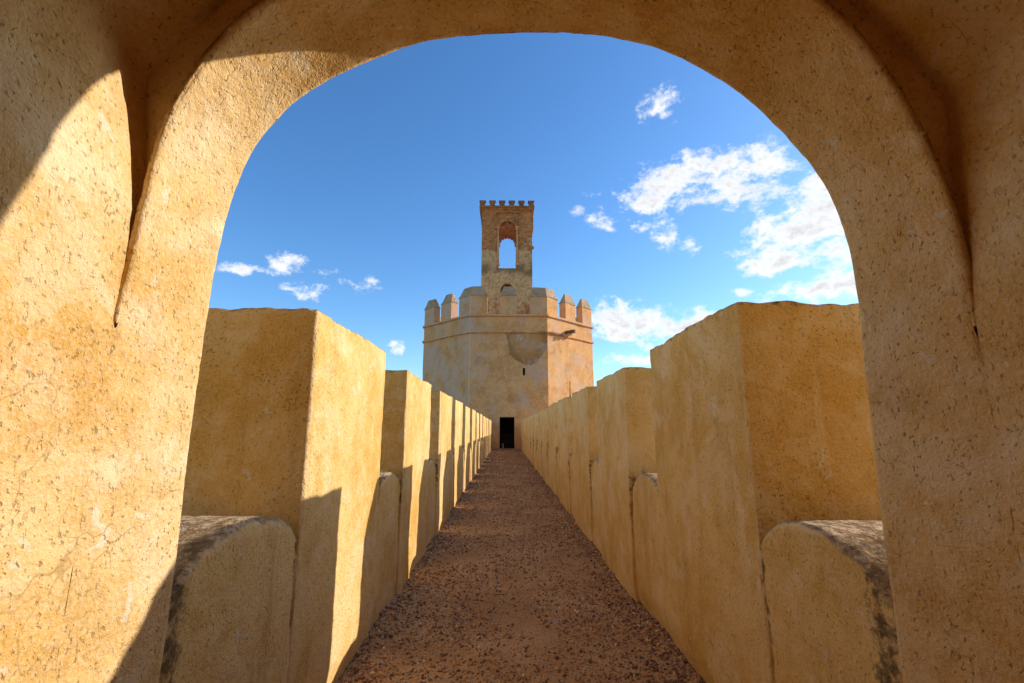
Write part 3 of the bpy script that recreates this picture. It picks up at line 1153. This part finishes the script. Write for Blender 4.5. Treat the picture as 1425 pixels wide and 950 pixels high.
    def inset(pts, d):
        n = len(pts)
        out = []
        for i in range(n):
            p, a, b_ = Vector(pts[i]), Vector(pts[i - 1]), Vector(pts[(i + 1) % n])
            e1, e2 = (p - a).normalized(), (b_ - p).normalized()
            n1, n2 = Vector((-e1.y, e1.x)), Vector((-e2.y, e2.x))
            k = (n1 + n2)
            k = k / max(.3, k.dot(n1))
            out.append(tuple(p + k * d))
        return out
    for k in range(8):
        p, q_, nx = Vector(O[k]), Vector(O[(k + 1) % 8]), Vector(O[k - 1])
        e = (q_ - p).normalized()
        e0 = (p - nx).normalized()
        inn, inn0 = Vector((-e.y, e.x)), Vector((-e0.y, e0.x))
        th = .62
        L = (q_ - p).length
        s = L * .222
        m0, m1 = L * .389, L * .611
        rs = random.Random(k)
        dz = rs.uniform(-.05, .05)
        shapes = [[p + e * m0, p + e * m1, p + e * m1 + inn * th, p + e * m0 + inn * th]]
        bis = (inn + inn0) / (1 + inn.dot(inn0))
        shapes.append([p - e0 * s, p, p + e * s, p + e * s + inn * th, p + bis * th, p - e0 * s + inn0 * th])
        for si, sh in enumerate(shapes):
            sh = [tuple(v) for v in sh]
            me = prism('merlon', sh, zb, zt + dz)
            mo = link('merlon', me, M_tower, root, smooth=False)
            lip = inset(sh, -.035)
            bm = bmesh.new()
            rngs = [(lip, zt + dz), (lip, zt + dz + .05), (inset(sh, .02), zt + dz + .12), (inset(sh, .255), zc + dz)]
            rr = [[bm.verts.new((x, y, z)) for x, y in pts] for pts, z in rngs]
            n = len(lip)
            bm.faces.new(rr[0][::-1])
            bm.faces.new(rr[-1])
            for a in range(3):
                for i in range(n):
                    bm.faces.new((rr[a][i], rr[a][(i + 1) % n], rr[a + 1][(i + 1) % n], rr[a + 1][i]))
            cm = bpy.data.meshes.new('cap')
            bmesh.ops.recalc_face_normals(bm, faces=bm.faces)
            bmesh.ops.subdivide_edges(bm, edges=bm.edges[:], cuts=2, use_grid_fill=True)
            bm.to_mesh(cm)
            bm.free()
            roughen(cm, .05, 2.5, k)
            c = bpy.data.objects.new('cap', cm)
            cm.materials.append(M_cap)
            col.objects.link(c)
            c.parent = mo
    # rain spout on the right-hand face
    nv = Vector((.7071, -.7071, 0))
    tv = Vector((.7071, .7071, 0))
    b0 = Vector((4.83, 35.65, 8.86))
    bm = bmesh.new()
    def obox(a, b_, w0, w1, z0, z1):
        for s0, ww in ((a, w0),):
            pass
        vs = []
        for d_, w in ((a, w0), (b_, w1)):
            for sx in (-1, 1):
                for z in (z0, z1):
                    vs.append(bm.verts.new(b0 + nv * d_ + tv * sx * w + Vector((0, 0, z))))
        for f in ((0, 1, 3, 2), (4, 6, 7, 5), (0, 4, 5, 1), (2, 3, 7, 6), (0, 2, 6, 4), (1, 5, 7, 3)):
            bm.faces.new([vs[i] for i in f])
    obox(-.2, .82, .16, .13, .0, .07)
    obox(-.2, .82, .16, .13, .19, .23)
    obox(-.2, .78, .15, .12, .07, .19)
    bmesh.ops.recalc_face_normals(bm, faces=bm.faces)
    bm_to('water_spout', bm, M_iron_stone, root)
    bm = bmesh.new()
    obox(-.2, .55, .12, .05, -.16, -.002)
    obox(-.2, .25, .12, .08, -.34, -.162)
    bmesh.ops.recalc_face_normals(bm, faces=bm.faces)
    bm_to('spout_bracket', bm, M_tower, root)
    # broken brick edge on the string course beside the spout
    bm = bmesh.new()
    rs = random.Random(4)
    for i in range(12):
        t_ = .12 + i * .145
        c = Vector((O[1][0], O[1][1], 0)) + tv * t_ + nv * .145
        l = .06
        vs = []
        for a in (-l, l):
            for b_ in (-.03, .02 + rs.uniform(0, .03)):
                for z in (8.55 + rs.uniform(0, .04), 8.72 + rs.uniform(-.05, .03)):
                    vs.append(bm.verts.new(c + tv * a + nv * b_ + Vector((0, 0, z))))
        for f in ((0, 1, 3, 2), (4, 6, 7, 5), (0, 4, 5, 1), (2, 3, 7, 6), (0, 2, 6, 4), (1, 5, 7, 3)):
            bm.faces.new([vs[i] for i in f])
    bmesh.ops.recalc_face_normals(bm, faces=bm.faces)
    o = bm_to('exposed_brick_edge', bm, M_brickred, root)
    o['kind'] = 'stuff'
    return root


M_iron_stone = simple_mat('dark_spout_stone', (.10, .06, .04), (.2, .13, .08), 6)
M_brickred = simple_mat('bare_brick', (.28, .11, .05), (.42, .2, .1), 5)
build_tower()


# ------------------------------------------------------------------ brick turret on the tower
def build_turret():
    X0, X1, Y0, Y1 = -2.16, 2.38, 39.1, 43.0
    ZB, ZT = 9.9, 21.25
    root = empty('brick_turret', ((X0 + X1) / 2, (Y0 + Y1) / 2, ZB))
    tag(root, 'tall narrow brick turret with open lobed arches on top of the tower', 'turret')
    th = .55
    ox0, ox1, oz0, ozs, oza = -.66, 1.0, 15.56, 19.15, 20.08
    xc, hw = (ox0 + ox1) / 2, (ox1 - ox0) / 2

    def lobed(xc, hw, z0, zs, za, lobes=9, dep=.13):
        """outline of an opening with a scalloped head"""
        pts = [(xc + hw, z0), (xc + hw, zs)]
        n = 54
        for i in range(n + 1):
            a = math.pi * i / n
            r = 1 - dep * (1 - abs(math.sin(a * lobes)))
            pts.append((xc + hw * r * math.cos(a), zs + (za - zs) * r * math.sin(a) ** .92))
        pts += [(xc - hw, zs), (xc - hw, z0)]
        return pts

    def wall_with_hole(bm, mapf, x0, x1, z0, z1, holes, t):
        """wall between z0 and z1 with openings, built by filling the outline with its holes"""
        loops = [[(x0, z0), (x1, z0), (x1, z1), (x0, z1)]] + holes
        fr, bk = [], []
        allf, allb = [], []
        for d_, store in ((0, fr), (t, bk)):
            es = []
            for lp in loops:
                vs = [bm.verts.new(mapf(x, z, d_)) for x, z in lp]
                store.append(vs)
                for i in range(len(vs)):
                    es.append(bm.edges.new((vs[i], vs[(i + 1) % len(vs)])))
            bmesh.ops.triangle_fill(bm, use_beauty=True, use_dissolve=False, edges=es)
        for a, b_ in zip(fr, bk):
            n = len(a)
            for i in range(n):
                try:
                    bm.faces.new((a[i], a[(i + 1) % n], b_[(i + 1) % n], b_[i]))
                except ValueError:
                    pass
    bm = bmesh.new()
    big = lobed(xc, hw, oz0, ozs, oza)
    lowc, lowh = .15, .60
    low = [(lowc + lowh, ZB + .6)] + [(lowc + lowh * math.cos(math.pi * i / 20), 13.45 + .72 * math.sin(math.pi * i / 20)) for i in range(21)] + [(lowc - lowh, ZB + .6)]
    wall_with_hole(bm, lambda x, z, d_: (x, Y0 + d_, z), X0, X1, ZB, ZT, [big, low], th)
    wall_with_hole(bm, lambda x, z, d_: (x, Y1 - d_, z), X0, X1, ZB, ZT, [big], th)
    # side walls with blind slits kept narrower than the front arches
    yc = (Y0 + Y1) / 2
    sid = lobed(yc, .62, 16.2, 18.6, 19.4)
    wall_with_hole(bm, lambda y, z, d_: (X0 + d_, y, z), Y0 + th + .002, Y1 - th - .002, ZB, ZT, [sid], th)
    wall_with_hole(bm, lambda y, z, d_: (X1 - d_, y, z), Y0 + th + .002, Y1 - th - .002, ZB, ZT, [sid], th)
    bmesh.ops.recalc_face_normals(bm, faces=bm.faces)
    me = bpy.data.meshes.new('wall')
    bm.to_mesh(me)
    bm.free()
    link('wall', me, M_brick, root, smooth=False)
    # floor inside at sill level
    bm = bmesh.new()
    bm_box(bm, (X0 + th, Y0 + th, oz0 - .45), (X1 - th, Y1 - th, oz0 - .12))
    bm_to('floor', bm, M_brick, root)
    # shallow rectangular frame round the lobed arch and side strips
    for nm, lo, hi in (('arch_frame', (xc - 1.13, Y0 - .13, 20.84), (xc + 1.13, Y0 - .002, 20.98)),
                       ('arch_frame', (xc - 1.13, Y0 - .13, 19.25), (xc - 1.03, Y0 - .002, 20.838)),
                       ('arch_frame', (xc + 1.03, Y0 - .13, 19.25), (xc + 1.13, Y0 - .002, 20.838))):
        bm = bmesh.new()
        bm_box(bm, lo, hi)
        me = bm_to(nm, bm, M_brick, root, .012)
    # slim columns either side of the opening, with capitals
    for sx in (-1, 1):
        bm = bmesh.new()
        r = bmesh.ops.create_cone(bm, cap_ends=True, segments=14, radius1=.10, radius2=.085, depth=3.15)
        for v in r['verts']:
            v.co += Vector((xc + sx * (hw + .02), Y0 - .03, 16.0 + 1.6))
        cmn = bm_to('column', bm, M_tower, root, smooth=True)
        bm = bmesh.new()
        rr = [(.09, 19.18), (.115, 19.24), (.10, 19.28), (.17, 19.42), (.185, 19.43), (.185, 19.52)]
        rings = []
        for r_, z in rr:
            rings.append([bm.verts.new((xc + sx * (hw + .02) + r_ * math.cos(a), Y0 - .03 + r_ * math.sin(a), z)) for a in [2 * math.pi * i / 12 for i in range(12)]])
        for a in range(len(rings) - 1):
            for i in range(12):
                bm.faces.new((rings[a][i], rings[a][(i + 1) % 12], rings[a + 1][(i + 1) % 12], rings[a + 1][i]))
        bm.faces.new(rings[-1])
        c = bm_to('capital', bm, M_tower, None)
        c.parent = cmn
        bm = bmesh.new()
        bm_box(bm, (xc + sx * (hw + .02) - .15, Y0 - .18, 15.80), (xc + sx * (hw + .02) + .15, Y0 + .1, 16.02))
        c = bm_to('base', bm, M_tower, None, .02)
        c.parent = cmn
    # arch mouldings: a second scalloped ring inside the opening
    bm = bmesh.new()
    o_ = lobed(xc, hw + .20, ozs, ozs, oza + .22, 9, .02)[1:-1]
    i_ = lobed(xc, hw + .02, ozs, ozs, oza + .02, 9, .13)[1:-1]
    n = len(o_)
    V4 = [[bm.verts.new((x, y, z)) for x, z in pts] for pts, y in ((o_, Y0 - .045), (i_, Y0 - .045), (i_, Y0 - .001), (o_, Y0 - .001))]
    for a in range(4):
        for i in range(n - 1):
            bm.faces.new((V4[a][i], V4[a][i + 1], V4[(a + 1) % 4][i + 1], V4[(a + 1) % 4][i]))
    bmesh.ops.recalc_face_normals(bm, faces=bm.faces)
    bm_to('lobed_moulding', bm, M_brick, root)
    # stepped cornice
    for i, (o1, z0, z1) in enumerate(((.045, 20.99, 21.10), (.10, 21.103, 21.19), (.17, 21.193, 21.30), (.24, 21.303, 21.47))):
        bm = bmesh.new()
        a0, a1, b0, b1 = X0 - o1, X1 + o1, Y0 - o1, Y1 + o1
        bm_box(bm, (a0, b0, z0), (a1, Y0 + .3, z1))
        bm_box(bm, (a0, Y1 - .3, z0), (a1, b1, z1))
        bm_box(bm, (a0, Y0 + .303, z0), (X0 + .3, Y1 - .303, z1))
        bm_box(bm, (X1 - .3, Y0 + .303, z0), (a1, Y1 - .303, z1))
        me = bm_to('cornice', bm, M_brick, root, .008)
    # corbelled strip on the right flank and a stray stone
    bm = bmesh.new()
    bm_box(bm, (X1 + .002, Y0 + .02, 19.35), (X1 + .14, Y1 - .02, 20.985))
    bm_to('flank_corbel', bm, M_brick, root, .015)
    bm = bmesh.new()
    for a, b_, z0, z1 in ((0, .12, 17.42, 17.52), (0, .20, 17.52, 17.62), (0, .10, 17.62, 17.74)):
        bm_box(bm, (X1 + a - .05, Y0 + .05, z0 + .001), (X1 + b_, Y0 + .3, z1))
    bm_to('jutting_stone', bm, M_brick, root)
    # swallow-tailed battlements
    W, Hh = .56, .50
    zb = 21.471
    out = [(-.27, 0), (-.20, .10), (-.19, .26), (-.30, .36), (-.30, Hh), (.30, Hh), (.30, .36), (.19, .26), (.20, .10), (.27, 0)]

    def batt(cx_, cy_, alongx):
        bm = bmesh.new()
        n = len(out)
        f, b_ = [], []
        for u, z in out:
            if alongx:
                f.append(bm.verts.new((cx_ + u, cy_ - .17, zb + z)))
                b_.append(bm.verts.new((cx_ + u, cy_ + .17, zb + z)))
            else:
                f.append(bm.verts.new((cx_ + .17, cy_ + u, zb + z)))
                b_.append(bm.verts.new((cx_ - .17, cy_ + u, zb + z)))
        bm.faces.new(f)
        bm.faces.new(b_[::-1])
        for i in range(n):
            bm.faces.new((f[i], b_[i], b_[(i + 1) % n], f[(i + 1) % n]))
        bmesh.ops.recalc_face_normals(bm, faces=bm.faces)
        bm_to('battlement', bm, M_brick, root, .01)
    xa, xb, ya, yb = X0 - .24 + .30, X1 + .24 - .30, Y0 - .07, Y1 + .07
    for i in range(6):
        x = xa + (xb - xa) * i / 5
        batt(x, ya, True)
        batt(x, yb, True)
    for i in range(1, 5):
        y = ya + (yb - ya) * i / 5
        batt(X0 - .06, y, False)
        batt(X1 + .06, y, False)


build_turret()

# ------------------------------------------------------------------ small things
bm = bmesh.new()
r = bmesh.ops.create_cone(bm, cap_ends=True, segments=8, radius1=.008, radius2=.006, depth=.30)
for v in r['verts']:
    v.co += Vector((1.21, 8.6, TR + .13))
r = bmesh.ops.create_cone(bm, cap_ends=True, segments=8, radius1=.014, radius2=.010, depth=.03)
for v in r['verts']:
    v.co += Vector((1.21, 8.6, TR + .012))
o = bm_to('iron_rod', bm, M_iron)
tag(o, 'thin upright iron rod on top of the fourth merlon on the right', 'rod')

bm = bmesh.new()  # made-up shape standing in for an unidentified pale spot in the doorway
r = bmesh.ops.create_icosphere(bm, subdivisions=3, radius=1)
for v in r['verts']:
    z = v.co.z
    w = .055 * (1 - .35 * max(0, z)) * (1 + .12 * math.sin(5 * v.co.x + 3 * v.co.y))
    v.co = Vector((-.16 + v.co.x * w, 34.32 + v.co.y * w, .05 + .09 + .0 + z * .11 + .19))
r = bmesh.ops.create_cube(bm, size=1)
for v in r['verts']:
    v.co = Vector((-.16 + v.co.x * .10, 34.32 + v.co.y * .10, .05 + .085 + v.co.z * .17))
bmesh.ops.bevel(bm, geom=[e for e in bm.edges if len(e.link_faces) == 2 and e.calc_length() > .08], offset=.012, segments=2, affect='EDGES')
o = bm_to('small_pale_object', bm, M_pale, smooth=True)
tag(o, 'small pale object low in the dark doorway', 'stone')


def loose_stone(x, y, s, lab, seed, flat=.5):
    bm = bmesh.new()
    r = bmesh.ops.create_icosphere(bm, subdivisions=2, radius=1)
    rs = random.Random(seed)
    ang = rs.uniform(0, 3.14)
    cuts = [Vector((rs.gauss(0, 1), rs.gauss(0, 1), rs.gauss(0, 1))).normalized() for _ in range(7)]
    for v in bm.verts:
        p = v.co.copy()
        for c in cuts:
            d_ = p.dot(c)
            if d_ > .72:
                p -= c * (d_ - .72) * .9
        px_, py_ = p.x * s * 1.5, p.y * s * .9
        v.co = Vector((x + px_ * math.cos(ang) - py_ * math.sin(ang), y + px_ * math.sin(ang) + py_ * math.cos(ang), float(path_z(x, y)) + s * flat * .55 + p.z * s * flat))
    o = bm_to('stone', bm, M_pale, smooth=False)
    tag(o, lab, 'stone', 'pale stones lying on the walkway')


for (x, y, s, lab, f) in ((.40, 3.98, .030, 'flat pale stone lying alone right of the middle of the path', .3),
                          (-.64, 3.55, .017, 'small pale pebble a short way in front of the first dark wall joint', .5),
                          (-.80, 3.33, .022, 'chunky pale grey pebble close to the foot of the left wall', .6),
                          (-.58, 3.36, .019, 'rounded grey pebble standing out in the near left gravel', .6)):
    loose_stone(x, y, s, lab, int(s * 1000), f)
